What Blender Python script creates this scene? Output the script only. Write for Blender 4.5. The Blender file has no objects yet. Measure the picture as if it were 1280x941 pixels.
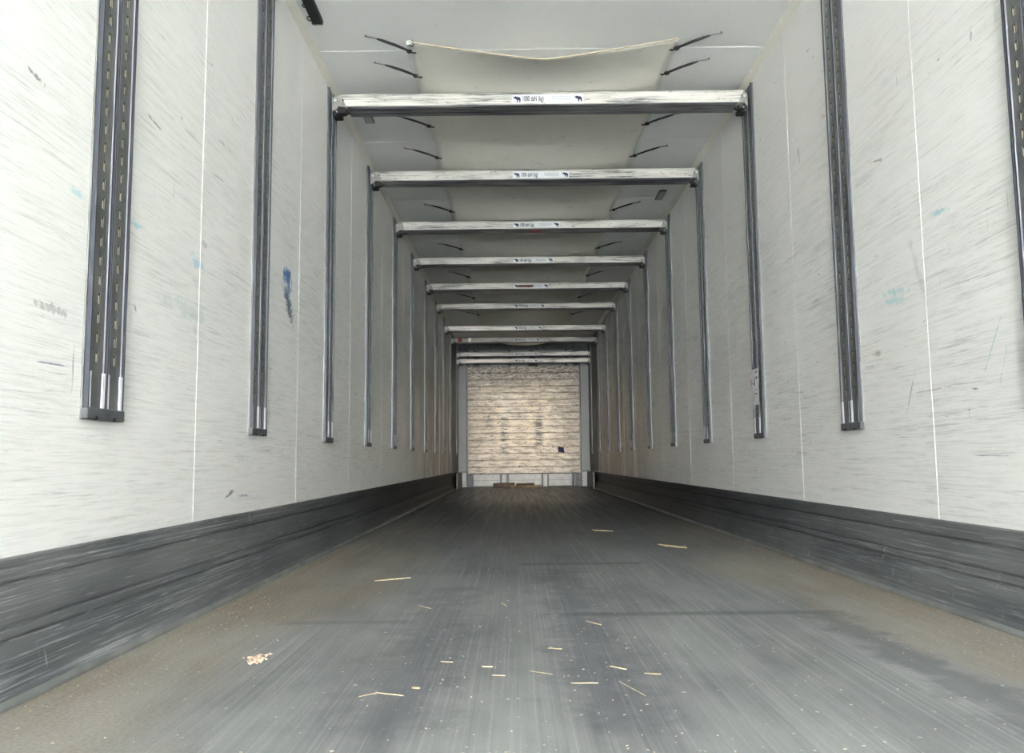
import bpy, bmesh, math, random
from mathutils import Vector, Matrix

random.seed(7)
SC = bpy.context.scene
COL = SC.collection

# ------------------------------------------------------------------ camera
cam_d = bpy.data.cameras.new('camera')
cam_d.sensor_width = 36.0
cam_d.lens = 1031.45 * 36.0 / 1280.0
cam_d.clip_start = 0.05
cam_d.clip_end = 200
cam = bpy.data.objects.new('camera', cam_d)
COL.objects.link(cam)
RX = Vector((0.9999434, 0.00423685, -0.0097596))
UP = Vector((0.01013983, -0.10166144, 0.99476738))
FW = Vector((-0.0032225, 0.99481003, 0.10169865))
cam.matrix_world = Matrix(((RX.x, UP.x, -FW.x, 1.0677),
                           (RX.y, UP.y, -FW.y, 0.0),
                           (RX.z, UP.z, -FW.z, 0.475),
                           (0, 0, 0, 1)))
SC.camera = cam

# ------------------------------------------------------------------ world, sun, exposure
SUN_E = 0.066
SKY_S = 2.0
EXPO = 4.62
w = bpy.data.worlds.new('sky'); SC.world = w; w.use_nodes = True
wn = w.node_tree; wn.nodes.clear()
wo = wn.nodes.new('ShaderNodeOutputWorld'); wb = wn.nodes.new('ShaderNodeBackground')
wt = wn.nodes.new('ShaderNodeTexCoord'); ws = wn.nodes.new('ShaderNodeSeparateXYZ')
wr = wn.nodes.new('ShaderNodeValToRGB')
# overcast sky, brighter overhead than at the horizon
wr.color_ramp.elements[0].position = 0.0; wr.color_ramp.elements[0].color = (0.92, 0.93, 0.92, 1)
wr.color_ramp.elements[1].position = 0.85; wr.color_ramp.elements[1].color = (2.9, 3.1, 3.2, 1)
wn.links.new(wt.outputs['Generated'], ws.inputs[0]); wn.links.new(ws.outputs['Z'], wr.inputs[0])
wn.links.new(wr.outputs[0], wb.inputs[0]); wb.inputs[1].default_value = SKY_S
wn.links.new(wb.outputs[0], wo.inputs[0])
SC.view_settings.view_transform = 'Standard'
SC.view_settings.look = 'None'
SC.view_settings.gamma = 1.0
SC.view_settings.exposure = EXPO
SC.view_settings.use_curve_mapping = False
# low hazy sun behind the camera, reaching down the axis to the bulkhead
sun_d = bpy.data.lights.new('sun', 'SUN'); sun_d.energy = SUN_E; sun_d.angle = math.radians(5)
sun_d.color = (1.0, 0.89, 0.74)
sun = bpy.data.objects.new('sun', sun_d); COL.objects.link(sun)
sun.rotation_euler = (math.radians(88.0), 0, 0)

# ------------------------------------------------------------------ dimensions
W = 2.46          # inside width
H = 2.682         # ceiling height
Y0 = -6.20         # open end, shell stretched unseen behind the camera to even the light
YE = 15.3         # bulkhead end
RAIL0 = 2.114     # first rail
DS = 1.2783       # rail spacing
STN = [RAIL0 + DS * k for k in range(11)]

# ------------------------------------------------------------------ material helpers
class NT:
    def __init__(s, name, rough=0.5, metal=0.0, spec=0.5):
        s.m = bpy.data.materials.new(name); s.m.use_nodes = True
        s.t = s.m.node_tree; s.b = s.t.nodes['Principled BSDF']
        s.b.inputs['Roughness'].default_value = rough
        s.b.inputs['Metallic'].default_value = metal
        s.b.inputs['Specular IOR Level'].default_value = spec
        s.geo = s.t.nodes.new('ShaderNodeNewGeometry'); s.tc = s.t.nodes.new('ShaderNodeTexCoord')
        s.P = s.geo.outputs['Position']; s.O = s.tc.outputs['Object']
    def n(s, t, **kw):
        x = s.t.nodes.new(t)
        for k, v in kw.items(): setattr(x, k, v)
        return x
    def l(s, a, b): s.t.links.new(a, b)
    def mapv(s, src, scale=(1, 1, 1), loc=(0, 0, 0), rot=(0, 0, 0), kind='POINT'):
        m = s.n('ShaderNodeMapping', vector_type=kind)
        m.inputs['Scale'].default_value = scale; m.inputs['Location'].default_value = loc
        m.inputs['Rotation'].default_value = rot
        s.l(src, m.inputs['Vector']); return m.outputs[0]
    def noise(s, src, scale=1.0, detail=3.0, rough=0.5, dist=0.0):
        x = s.n('ShaderNodeTexNoise'); x.inputs['Scale'].default_value = scale
        x.inputs['Detail'].default_value = detail; x.inputs['Roughness'].default_value = rough
        x.inputs['Distortion'].default_value = dist
        s.l(src, x.inputs['Vector']); return x.outputs['Fac']
    def rng(s, src, a, b, c=0.0, d=1.0, smooth=False):
        x = s.n('ShaderNodeMapRange'); x.clamp = True
        if smooth: x.interpolation_type = 'SMOOTHSTEP'
        for i, v in enumerate((a, b, c, d)): x.inputs[i + 1].default_value = v
        s.l(src, x.inputs[0]); return x.outputs[0]
    def math(s, op, a, b=None):
        x = s.n('ShaderNodeMath', operation=op)
        for i, v in enumerate((a, b)):
            if v is None: continue
            if isinstance(v, (int, float)): x.inputs[i].default_value = v
            else: s.l(v, x.inputs[i])
        return x.outputs[0]
    def mix(s, fac, a, b):
        x = s.n('ShaderNodeMix', data_type='RGBA')
        for i, v in ((0, fac), (6, a), (7, b)):
            if isinstance(v, (int, float)): x.inputs[i].default_value = v
            elif isinstance(v, tuple): x.inputs[i].default_value = (v[0], v[1], v[2], 1)
            else: s.l(v, x.inputs[i])
        return x.outputs[2]
    def sep(s, src):
        x = s.n('ShaderNodeSeparateXYZ'); s.l(src, x.inputs[0]); return x.outputs
    def color(s, c):
        if isinstance(c, tuple): s.b.inputs['Base Color'].default_value = (c[0], c[1], c[2], 1)
        else: s.l(c, s.b.inputs['Base Color'])
    def bump(s, h, strength=0.2, dist=0.002):
        x = s.n('ShaderNodeBump'); x.inputs['Strength'].default_value = strength
        x.inputs['Distance'].default_value = dist
        s.l(h, x.inputs['Height']); s.l(x.outputs[0], s.b.inputs['Normal'])

def plain(name, c, rough=0.5, metal=0.0, var=0.0, nscale=20.0):
    m = NT(name, rough, metal)
    if var:
        f = m.rng(m.noise(m.O, nscale, 4), 0.3, 0.7)
        m.color(m.mix(f, tuple(v * (1 - var) for v in c), tuple(min(1, v * (1 + var)) for v in c)))
    else: m.color(c)
    return m.m

# marks on a wall: (p0, p1) in (Y, Z) metres, half width, colour, strength, breakup
def wall_marks(m, col, marks, X):
    brk = {}
    for (p0, p1, hw, c, st, sc) in marks:
        cy, cz = (p0[0] + p1[0]) / 2, (p0[1] + p1[1]) / 2
        dy, dz = p1[0] - p0[0], p1[1] - p0[1]
        hl = max(math.hypot(dy, dz) / 2, hw)
        mp = m.mapv(m.P, (1000, hl, hw), (X, cy, cz), (math.atan2(dz, dy), 0, 0), 'TEXTURE')
        ln = m.n('ShaderNodeVectorMath', operation='LENGTH'); m.l(mp, ln.inputs[0])
        if sc not in brk: brk[sc] = m.noise(m.P, sc, 3, 0.65)
        d = m.math('ADD', ln.outputs['Value'], m.rng(brk[sc], 0.3, 0.7, -0.55, 0.75))
        f = m.rng(d, 1.2, 0.45, 0.0, st * .85, True)
        col = m.mix(f, col, c)
    return col

def wall_mat(name, X, marks, seed):
    m = NT(name, 0.42, 0, 0.5)
    P = m.P; sx, sy, sz = m.sep(P)
    base = m.mix(m.rng(m.noise(m.mapv(P, (1, 0.5, 0.8), (seed, 0, 0)), 1.2, 3), 0.35, 0.65), (0.86, 0.85, 0.825), (0.88, 0.88, 0.86))
    # how scuffed the wall is by height: most between knee and shoulder height, clean under the roof
    zf = m.math('MULTIPLY', m.rng(sz, 2.45, 1.5, 0.12, 1.0, True), m.rng(sz, 0.25, 0.6, 0.7, 1.0))
    blot = m.rng(m.noise(m.mapv(P, (1, 1.4, 2.2), (seed * 2, 0, 0)), 1.3, 4, 0.6), 0.35, 0.62, 0.45, 1.0)
    dens = m.math('MULTIPLY', zf, blot)
    # fine lengthwise rub marks
    st1 = m.rng(m.noise(m.mapv(P, (1, 3.5, 130), (0, seed, 0)), 1.0, 8, 0.75), 0.48, 0.64)
    st2 = m.rng(m.noise(m.mapv(P, (1, 6.0, 230), (0, seed * 3, 0), (0.035, 0, 0)), 1.0, 7, 0.75), 0.53, 0.66)
    st3 = m.rng(m.noise(m.mapv(P, (1, 2.4, 62), (0, seed * 5, 0), (-0.05, 0, 0)), 1.0, 6, 0.75), 0.57, 0.66)
    col = m.mix(m.math('MULTIPLY', st1, m.math('MULTIPLY', dens, 0.55)), base, (0.56, 0.575, 0.545))
    col = m.mix(m.math('MULTIPLY', st2, m.math('MULTIPLY', dens, 0.6)), col, (0.42, 0.44, 0.42))
    col = m.mix(m.math('MULTIPLY', st3, m.math('MULTIPLY', dens, 0.5)), col, (0.30, 0.31, 0.31))
    # sparse short black scuffs
    sc = m.rng(m.noise(m.mapv(P, (1, 7, 60), (0, seed * 7, 3)), 1.0, 2, 0.5), 0.745, 0.79)
    col = m.mix(m.math('MULTIPLY', sc, 0.75), col, (0.10, 0.11, 0.12))
    sv = m.rng(m.noise(m.mapv(P, (1, 60, 5), (0, seed * 9, 3)), 1.0, 2, 0.5), 0.75, 0.80)
    col = m.mix(m.math('MULTIPLY', sv, m.math('MULTIPLY', dens, 0.8)), col, (0.16, 0.17, 0.18))
    # pale turquoise rub spots
    tq = m.rng(m.noise(m.mapv(P, (1, 4, 18), (0, seed * 4, 1)), 1.0, 3, 0.6), 0.70, 0.80, 0, 0.35)
    col = m.mix(m.math('MULTIPLY', tq, dens), col, (0.30, 0.58, 0.62))
    # brown grime on the deep end of the wall, running down in streaks
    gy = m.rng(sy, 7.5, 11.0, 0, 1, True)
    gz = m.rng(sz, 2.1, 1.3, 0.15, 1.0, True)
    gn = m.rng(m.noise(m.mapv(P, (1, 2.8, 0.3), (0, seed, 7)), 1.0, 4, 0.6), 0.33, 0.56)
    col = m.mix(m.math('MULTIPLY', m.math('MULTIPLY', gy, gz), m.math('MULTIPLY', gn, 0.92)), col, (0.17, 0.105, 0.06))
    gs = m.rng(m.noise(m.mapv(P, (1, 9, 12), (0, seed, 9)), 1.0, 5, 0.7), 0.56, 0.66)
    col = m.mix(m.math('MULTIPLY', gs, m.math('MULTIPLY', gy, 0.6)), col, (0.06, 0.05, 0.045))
    col = wall_marks(m, col, marks, X)
    m.color(col)
    m.l(m.rng(st1, 0, 1, 0.34, 0.55), m.b.inputs['Roughness'])
    m.bump(m.noise(m.mapv(P, (1, 3, 9)), 1.0, 3), 0.25, 0.004)
    return m.m

CY = (0.25, 0.62, 0.68); DK = (0.07, 0.075, 0.09); BL = (0.03, 0.10, 0.22); PU = (0.12, 0.10, 0.25)
marks_left = [
    ((1.73, 1.35), (1.81, 1.338), .006, DK, .8, 90), ((2.31, 1.497), (2.43, 1.485), .005, DK, .75, 60),
    ((3.78, 1.385), (3.86, 1.27), .075, (.02, .13, .36), 1.15, 18), ((3.77, 1.30), (3.94, 1.135), .045, (.04, .08, .16), 1.1, 50),
    ((1.92, 1.14), (2.0, 1.138), .012, CY, .6, 40), ((2.23, 1.15), (2.32, 1.15), .010, CY, .65, 40),
    ((2.65, 1.155), (2.79, 1.145), .022, (.22, .52, .68), .6, 30), ((1.79, .706), (2.0, .711), .003, PU, .85, 8),
    ((1.87, .687), (2.0, .692), .002, DK, .5, 8), ((2.84, 1.505), (2.98, 1.513), .003, DK, .7, 20),
    ((3.06, .35), (3.15, .376), .009, (.03, .05, .10), .95, 50), ((3.2, .352), (3.34, .346), .006, PU, .7, 40),
    ((2.85, 1.645), (3.03, 1.655), .003, DK, .5, 20), ((2.55, 1.588), (2.576, 1.586), .007, (.35, .2, .3), .6, 50),
    ((2.75, 1.234), (2.84, 1.229), .012, DK, .35, 30), ((2.45, .98), (2.95, .97), .03, (.35, .52, .52), .3, 20),
    ((1.80, .84), (1.96, .83), .012, DK, .45, 50), ((2.28, .93), (2.30, .90), .005, DK, .8, 60)]
marks_right = [
    ((2.7, 1.276), (2.58, 1.265), .010, (.18, .5, .6), .55, 40), ((3.07, 1.087), (2.87, 1.063), .016, CY, .55, 35),
    ((3.06, 1.054), (2.9, 1.035), .016, CY, .5, 35), ((2.842, .803), (2.957, .592), .005, DK, .7, 12),
    ((3.281, .83), (3.108, .829), .003, DK, .85, 10), ((2.503, .478), (2.279, .474), .0018, PU, .8, 10),
    ((4.855, .964), (4.831, .886), .012, (.55, .02, .02), .95, 12), ((2.295, .832), (2.364, .68), .004, (.3, .4, .6), .5, 14),
    ((2.342, .863), (2.451, .701), .004, (.2, .5, .55), .5, 14), ((2.387, 1.77), (2.388, 1.724), .008, DK, .45, 50),
    ((2.589, 1.759), (2.568, 1.764), .007, DK, .6, 40), ((3.173, .868), (3.11, .872), .014, (.35, .30, .20), .6, 60),
    ((3.1, 1.611), (3.0, 1.589), .006, DK, .6, 60), ((3.607, 2.012), (3.524, 1.984), .012, (.6, .42, .2), .45, 50),
    ((4.236, .805), (3.859, .785), .004, DK, .5, 14), ((2.907, .697), (2.648, .697), .003, DK, .6, 16),
    ((2.85, 1.25), (2.75, .98), .022, (.5, .5, .48), .4, 25), ((3.9, 2.0), (3.88, 1.9), .012, DK, .4, 60)]
M = {}
M['wall_left'] = wall_mat('scuffed_white_panel_left', 0.0, marks_left, 3.1)
M['wall_right'] = wall_mat('scuffed_white_panel_right', W, marks_right, 8.7)

def ceiling_mat():
    m = NT('white_roof_panel', 0.45)
    b = m.mix(m.rng(m.noise(m.P, 1.5, 3), 0.3, 0.7), (0.86, 0.87, 0.865), (0.88, 0.89, 0.885))
    s = m.rng(m.noise(m.mapv(m.P, (14, 9, 1)), 1.0, 3, 0.6), 0.72, 0.78, 0, 0.5)
    s2 = m.rng(m.noise(m.P, 2.0, 2), 0.5, 0.65)
    b = m.mix(m.math('MULTIPLY', s, s2), b, (0.35, 0.35, 0.33))
    m.color(b); return m.m
M['ceiling'] = ceiling_mat()

def floor_mat():
    m = NT('grey_anti_slip_deck', 0.42)
    P = m.P; sx, sy, sz = m.sep(P)
    # fan slightly: streaks along the trailer
    st = m.noise(m.mapv(P, (26, 0.55, 1), (0, 0, 0), (0, 0, 0.03)), 1.0, 6, 0.65, 0.4)
    st2 = m.noise(m.mapv(P, (70, 0.9, 1), (3, 0, 0), (0, 0, -0.05)), 1.0, 4, 0.6, 0.3)
    cl = m.noise(m.mapv(P, (1.6, 0.7, 1)), 1.4, 5, 0.6, 0.5)
    base = m.mix(m.rng(cl, 0.33, 0.68), (0.095, 0.10, 0.108), (0.165, 0.168, 0.168))
    base = m.mix(m.math('MULTIPLY', m.rng(st, 0.48, 0.72), 0.35), base, (0.25, 0.255, 0.26))
    base = m.mix(m.math('MULTIPLY', m.rng(st2, 0.52, 0.74), 0.35), base, (0.30, 0.305, 0.31))
    base = m.mix(m.math('MULTIPLY', m.rng(st, 0.50, 0.32), 0.5), base, (0.05, 0.055, 0.07))
    st3 = m.noise(m.mapv(P, (150, 0.7, 1), (6, 0, 0), (0, 0, 0.015)), 1.0, 3, 0.6)
    base = m.mix(m.math('MULTIPLY', m.rng(st3, 0.55, 0.70), 0.35), base, (0.36, 0.365, 0.37))
    base = m.mix(m.math('MULTIPLY', m.rng(st3, 0.45, 0.30), 0.4), base, (0.05, 0.052, 0.06))
    # sandy dust swept against the kick plates
    dx = m.math('ABSOLUTE', m.math('SUBTRACT', sx, 1.26))
    dd = m.math('ADD', dx, m.rng(m.noise(m.mapv(P, (1.6, 0.5, 1)), 1.5, 4, 0.6), 0.3, 0.7, -0.28, 0.22))
    du = m.rng(dd, 0.50, 1.05, 0, 0.9, True)
    du = m.math('MULTIPLY', du, m.rng(sy, 8.5, 3.5, 0.25, 1.0))
    grain = m.rng(m.noise(P, 120, 3, 0.7), 0.35, 0.65)
    sand = m.mix(grain, (0.14, 0.115, 0.09), (0.29, 0.24, 0.175))
    base = m.mix(du, base, sand)
    # pale dust film, heavier near the doors
    film = m.math('MULTIPLY', m.rng(sy, 6.5, 1.5, 0, 0.34), m.rng(m.noise(m.mapv(P, (2.5, 0.8, 1), (9, 2, 0)), 1.5, 4, 0.6), 0.3, 0.6))
    base = m.mix(film, base, (0.40, 0.405, 0.40))
    dusty = base
    # cross seams and a darker worn track
    def rect(x0, x1, y0, y1, c, st_, col, e=0.02, n=0.10):
        nn = m.rng(m.noise(P, 9, 4, 0.65), 0.3, 0.7, -n / 2, n / 2)
        fx = m.math('SUBTRACT', m.math('ABSOLUTE', m.math('SUBTRACT', m.math('ADD', sx, nn), (x0 + x1) / 2)), (x1 - x0) / 2)
        fy = m.math('SUBTRACT', m.math('ABSOLUTE', m.math('SUBTRACT', sy, (y0 + y1) / 2)), (y1 - y0) / 2)
        f = m.math('MULTIPLY', m.rng(fx, e, -e), m.rng(fy, e * .6, -e * .6))
        return m.mix(m.math('MULTIPLY', f, st_), col, c)
    base = rect(1.19, 2.05, 2.59, 2.65, (0.06, 0.065, 0.07), 0.55, base)
    base = rect(1.95, 2.06, 1.3, 2.6, (0.05, 0.055, 0.07), 0.45, base, 0.03)
    base = rect(1.18, 1.32, 1.5, 3.7, (0.05, 0.055, 0.07), 0.45, base, 0.05, 0.16)
    base = rect(1.05, 1.65, 3.84, 3.92, (0.05, 0.055, 0.06), 0.45, base)
    base = rect(0.75, 0.90, 1.5, 3.2, (0.05, 0.055, 0.07), 0.35, base, 0.06, 0.2)
    base = rect(0.35, 0.75, 2.50, 2.55, (0.07, 0.075, 0.08), 0.3, base)
    # tiny specks of chaff trodden in
    sp = m.rng(m.noise(P, 55, 2, 0.5), 0.715, 0.75)
    base = m.mix(m.math('MULTIPLY', sp, 0.6), base, (0.52, 0.50, 0.43))
    # colour darkens toward the far end
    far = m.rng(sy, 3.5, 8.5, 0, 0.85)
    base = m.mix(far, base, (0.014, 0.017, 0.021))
    m.color(base)
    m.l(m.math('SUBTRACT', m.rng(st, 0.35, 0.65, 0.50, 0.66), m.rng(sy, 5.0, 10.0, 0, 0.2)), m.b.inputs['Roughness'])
    m.b.inputs['Specular IOR Level'].default_value = 0.14
    w1 = m.n('ShaderNodeTexVoronoi'); w1.inputs['Scale'].default_value = 110
    m.l(P, w1.inputs['Vector'])
    m.bump(w1.outputs['Distance'], 0.35, 0.0015)
    return m.m
M['floor'] = floor_mat()

def kick_mat():
    m = NT('scratched_dark_kick_plate', 0.52, 0.0, 0.5)
    P = m.P; sx, sy, sz = m.sep(P)
    b = m.mix(m.rng(m.noise(m.mapv(P, (1, 0.8, 5)), 1.5, 4), 0.35, 0.65), (0.075, 0.082, 0.088), (0.155, 0.16, 0.16))
    s1 = m.rng(m.noise(m.mapv(P, (1, 2.2, 170)), 1.0, 6, 0.7), 0.50, 0.66)
    s2 = m.rng(m.noise(m.mapv(P, (1, 5, 160), (0, 5, 5)), 1.0, 3, 0.6), 0.60, 0.72)
    zz = m.rng(m.noise(m.mapv(P, (1, 0.8, 9), (4, 4, 4)), 1.2, 3), 0.38, 0.6)
    nr = m.rng(sy, 8.0, 1.5, 0.15, 1.0)
    b = m.mix(m.math('MULTIPLY', m.math('MULTIPLY', s1, zz), m.math('MULTIPLY', nr, 0.75)), b, (0.36, 0.37, 0.38))
    b = m.mix(m.math('MULTIPLY', s2, m.math('MULTIPLY', nr, 0.5)), b, (0.48, 0.49, 0.50))
    vt = m.rng(m.noise(m.mapv(P, (1, 45, 6), (7, 0, 0)), 1.0, 2, 0.5), 0.72, 0.77)
    b = m.mix(m.math('MULTIPLY', vt, 0.5), b, (0.5, 0.5, 0.5))
    m.b.inputs['Specular IOR Level'].default_value = 0.15
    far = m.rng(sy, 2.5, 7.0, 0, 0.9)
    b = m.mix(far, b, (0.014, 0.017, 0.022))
    m.color(b)
    m.bump(s1, 0.3, 0.0015)
    return m.m
M['kick'] = kick_mat()
M['foot_strip'] = plain('dusty_grey_foot_strip', (0.15, 0.155, 0.15), 0.6, 0, 0.35, 6)

def beam_mat(name, dark):
    m = NT(name, 0.45, 0.25 if not dark else 0.4)
    O = m.O
    oi = m.n('ShaderNodeObjectInfo')
    add = m.n('ShaderNodeVectorMath', operation='ADD'); cb = m.n('ShaderNodeCombineXYZ')
    rv = m.math('MULTIPLY', oi.outputs['Random'], 50.0)
    m.l(rv, cb.inputs[0]); m.l(rv, cb.inputs[2]); m.l(O, add.inputs[0]); m.l(cb.outputs[0], add.inputs[1])
    V = add.outputs[0]
    if not dark:
        b = m.mix(m.rng(m.noise(m.mapv(V, (3, 1, 30)), 1.0, 4), 0.3, 0.7), (0.50, 0.485, 0.455), (0.62, 0.605, 0.57))
        s1 = m.rng(m.noise(m.mapv(V, (4, 9, 120)), 1.0, 7, 0.8), 0.44, 0.58)
        z1 = m.rng(m.noise(m.mapv(V, (2.2, 1, 14), (2, 2, 2)), 1.2, 4), 0.40, 0.60)
        b = m.mix(m.math('MULTIPLY', m.math('MULTIPLY', s1, z1), 0.95), b, (0.06, 0.06, 0.07))
        s2 = m.rng(m.noise(m.mapv(V, (22, 22, 60), (5, 5, 5)), 1.0, 3, 0.6), 0.64, 0.70)
        b = m.mix(m.math('MULTIPLY', s2, 0.8), b, (0.16, 0.11, 0.08))
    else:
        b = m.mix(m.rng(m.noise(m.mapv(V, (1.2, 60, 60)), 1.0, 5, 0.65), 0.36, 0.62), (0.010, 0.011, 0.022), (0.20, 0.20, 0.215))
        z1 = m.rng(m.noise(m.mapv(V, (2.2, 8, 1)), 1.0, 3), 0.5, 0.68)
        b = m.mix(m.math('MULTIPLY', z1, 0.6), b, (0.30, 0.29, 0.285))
    m.color(b); return m.m
M['beam'] = beam_mat('worn_white_aluminium', False)
M['beam_under'] = beam_mat('blackened_ribbed_aluminium', True)

def track_mat():
    m = NT('dull_galvanised_steel', 0.42, 0.55)
    b = m.mix(m.rng(m.noise(m.mapv(m.P, (8, 8, 3)), 2.0, 5, 0.65), 0.3, 0.7), (0.12, 0.127, 0.13), (0.25, 0.26, 0.257))
    s = m.rng(m.noise(m.mapv(m.P, (1, 30, 40)), 1.0, 3), 0.62, 0.72)
    b = m.mix(m.math('MULTIPLY', s, .5), b, (0.08, 0.085, 0.09))
    m.color(b); return m.m
M['track'] = track_mat()
M['ridge'] = plain('bright_aluminium_ridge', (0.55, 0.56, 0.60), 0.5, 0.2, 0.12, 8)
M['ridge_dull'] = plain('dull_aluminium_ridge', (0.38, 0.39, 0.43), 0.6, 0.0, 0.15, 8)
M['rail_edge'] = plain('dark_rail_channel', (0.045, 0.05, 0.065), 0.5, 0.3)
M['backing'] = plain('plywood_backing', (0.80, 0.68, 0.48), 0.7, 0, 0.35, 30)
M['cap'] = plain('dark_grey_plastic_cap', (0.075, 0.08, 0.085), 0.5, 0, 0.3, 30)
M['bracket'] = plain('grey_cast_bracket', (0.27, 0.26, 0.25), 0.45, 0.5, 0.25, 40)
M['rivet'] = plain('rivet_steel', (0.6, 0.6, 0.6), 0.3, 0.8)
M['black'] = plain('black_plastic', (0.004, 0.005, 0.007), 0.6)
M['cord'] = plain('black_elastic_cord', (0.015, 0.016, 0.02), 0.6)
M['pin'] = plain('grey_steel_pin', (0.22, 0.21, 0.20), 0.4, 0.6)
M['cove'] = plain('cream_corner_sealant', (0.78, 0.765, 0.69), 0.5, 0, 0.05, 3)
M['seam'] = plain('white_seam_filler', (0.93, 0.93, 0.90), 0.5, 0, 0.07, 9)
M['hole'] = plain('dark_void', (0.004, 0.004, 0.005), 0.8)
M['sticker'] = plain('white_sticker', (0.62, 0.63, 0.66), 0.6)
M['ink'] = plain('navy_ink', (0.003, 0.008, 0.055), 0.4)
M['ink_grey'] = plain('dark_grey_ink', (0.012, 0.014, 0.03), 0.5)
M['ink_pale'] = plain('pale_grey_ink', (0.16, 0.17, 0.20), 0.5)
M['red_tape'] = plain('dark_red_paint', (0.30, 0.02, 0.03), 0.5, 0, 0.3, 60)
M['vent'] = plain('grey_plastic_plate', (0.34, 0.36, 0.38), 0.5)
M['vent_dark'] = plain('dark_plate_rim', (0.035, 0.04, 0.05), 0.5)
M['paper'] = plain('white_paper', (0.78, 0.77, 0.80), 0.6, 0, 0.08, 60)
M['straw'] = plain('straw', (0.44, 0.37, 0.24), 0.7, 0, 0.25, 60)
M['chaff'] = plain('chaff', (0.48, 0.43, 0.33), 0.8, 0, 0.3, 40)
M['frame_grey'] = plain('bulkhead_grey', (0.20, 0.215, 0.23), 0.5, 0, 0.06, 4)
M['frame_white'] = plain('bulkhead_pale_metal', (0.25, 0.26, 0.27), 0.45, 0.1, 0.15, 14)
M['frame_dark'] = plain('bulkhead_dark_metal', (0.07, 0.08, 0.09), 0.5, 0.3, 0.3, 14)
M['wood'] = plain('brown_timber', (0.055, 0.036, 0.022), 0.7, 0, 0.5, 8)
M['timber_pale'] = plain('pale_timber', (0.14, 0.10, 0.05), 0.7, 0, 0.5, 8)
M['end_shade'] = plain('unlit_end_wall_grey', (0.06, 0.08, 0.08), 0.5, 0, 0.2, 4)
M['asphalt'] = plain('yard_concrete', (0.55, 0.54, 0.50), 0.85, 0, 0.15, 3)
M['blue_patch'] = plain('blue_tape', (0.004, 0.012, 0.06), 0.8)

def duct_mat():
    m = NT('cream_fabric_duct', 0.6)
    b = m.mix(m.rng(m.noise(m.P, 1.6, 4), 0.3, 0.7), (0.84, 0.82, 0.75), (0.89, 0.87, 0.80))
    s = m.rng(m.noise(m.mapv(m.P, (9, 14, 1)), 1.0, 4, 0.65), 0.62, 0.72, 0, 0.35)
    b = m.mix(s, b, (0.34, 0.34, 0.32))
    m.color(b)
    m.bump(m.noise(m.mapv(m.P, (1.5, 7, 1)), 1.0, 3), 0.4, 0.01)
    return m.m
M['duct'] = duct_mat()

def board_mat():
    m = NT('grimy_cream_bulkhead_board', 0.45)
    P = m.P; sx, sy, sz = m.sep(P)
    b = m.mix(m.rng(m.noise(m.mapv(P, (1, 1, 3)), 1.8, 4), 0.35, 0.65), (0.80, 0.70, 0.54), (0.88, 0.81, 0.70))
    # grey rubbed borders
    ax = m.math('ABSOLUTE', m.math('SUBTRACT', sx, 1.2))
    az = m.math('ABSOLUTE', m.math('SUBTRACT', sz, 1.15))
    e = m.math('ADD', m.math('MAXIMUM', m.math('MULTIPLY', ax, 0.95), az), m.rng(m.noise(P, 5, 4, .65), .3, .7, -.2, .2))
    b = m.mix(m.rng(e, 0.42, 1.0, 0, 0.85), b, (0.36, 0.33, 0.30))
    s1 = m.rng(m.noise(m.mapv(P, (4, 1, 24)), 1.0, 8, 0.82), 0.45, 0.60)
    b = m.mix(m.math('MULTIPLY', s1, 0.8), b, (0.15, 0.115, 0.09))
    s2 = m.rng(m.noise(m.mapv(P, (18, 1, 30), (3, 0, 0)), 1.0, 3, 0.6), 0.60, 0.68)
    b = m.mix(m.math('MULTIPLY', s2, 0.85), b, (0.07, 0.06, 0.055))
    top = m.rng(sz, 1.75, 2.1, 0, 1)
    s3 = m.rng(m.noise(m.mapv(P, (16, 1, 34), (1, 0, 0)), 1.0, 4, 0.7), 0.46, 0.58)
    b = m.mix(m.math('MULTIPLY', s3, m.math('MULTIPLY', top, 0.85)), b, (0.05, 0.05, 0.05))
    # fork-lift scuffs in two columns
    for xc in (0.87, 1.50):
        cx = m.rng(m.math('ABSOLUTE', m.math('SUBTRACT', sx, xc)), 0.10, 0.03)
        cz = m.rng(m.math('ABSOLUTE', m.math('SUBTRACT', sz, 0.95)), 0.42, 0.3)
        f = m.math('MULTIPLY', m.math('MULTIPLY', cx, cz), m.rng(m.noise(m.mapv(P, (4, 1, 26), (xc * 5, 0, 9)), 1.0, 4, .65), 0.47, 0.54))
        b = m.mix(m.math('MULTIPLY', f, .9), b, (0.05, 0.055, 0.06))
    m.color(b); return m.m
M['board'] = board_mat()

# ------------------------------------------------------------------ geometry helpers
def box(bm, x0, x1, y0, y1, z0, z1, mi=0):
    vs = [bm.verts.new((x, y, z)) for x in (x0, x1) for y in (y0, y1) for z in (z0, z1)]
    for q in ((0, 1, 3, 2), (4, 6, 7, 5), (0, 4, 5, 1), (2, 3, 7, 6), (0, 2, 6, 4), (1, 5, 7, 3)):
        f = bm.faces.new([vs[i] for i in q]); f.material_index = mi
    return vs
def bevbox(bm, x0, x1, y0, y1, z0, z1, r=0.003, mi=0, seg=1):
    t = bmesh.new(); box(t, x0, x1, y0, y1, z0, z1, mi)
    bmesh.ops.bevel(t, geom=t.edges[:], offset=r, segments=seg, affect='EDGES', profile=0.5)
    for f in t.faces: f.material_index = mi
    merge(bm, t)
def merge(bm, t, mat=None):
    me = bpy.data.meshes.new('tmp'); 
    if mat is not None: t.transform(mat)
    t.to_mesh(me); t.free(); bm.from_mesh(me); bpy.data.meshes.remove(me)
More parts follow.
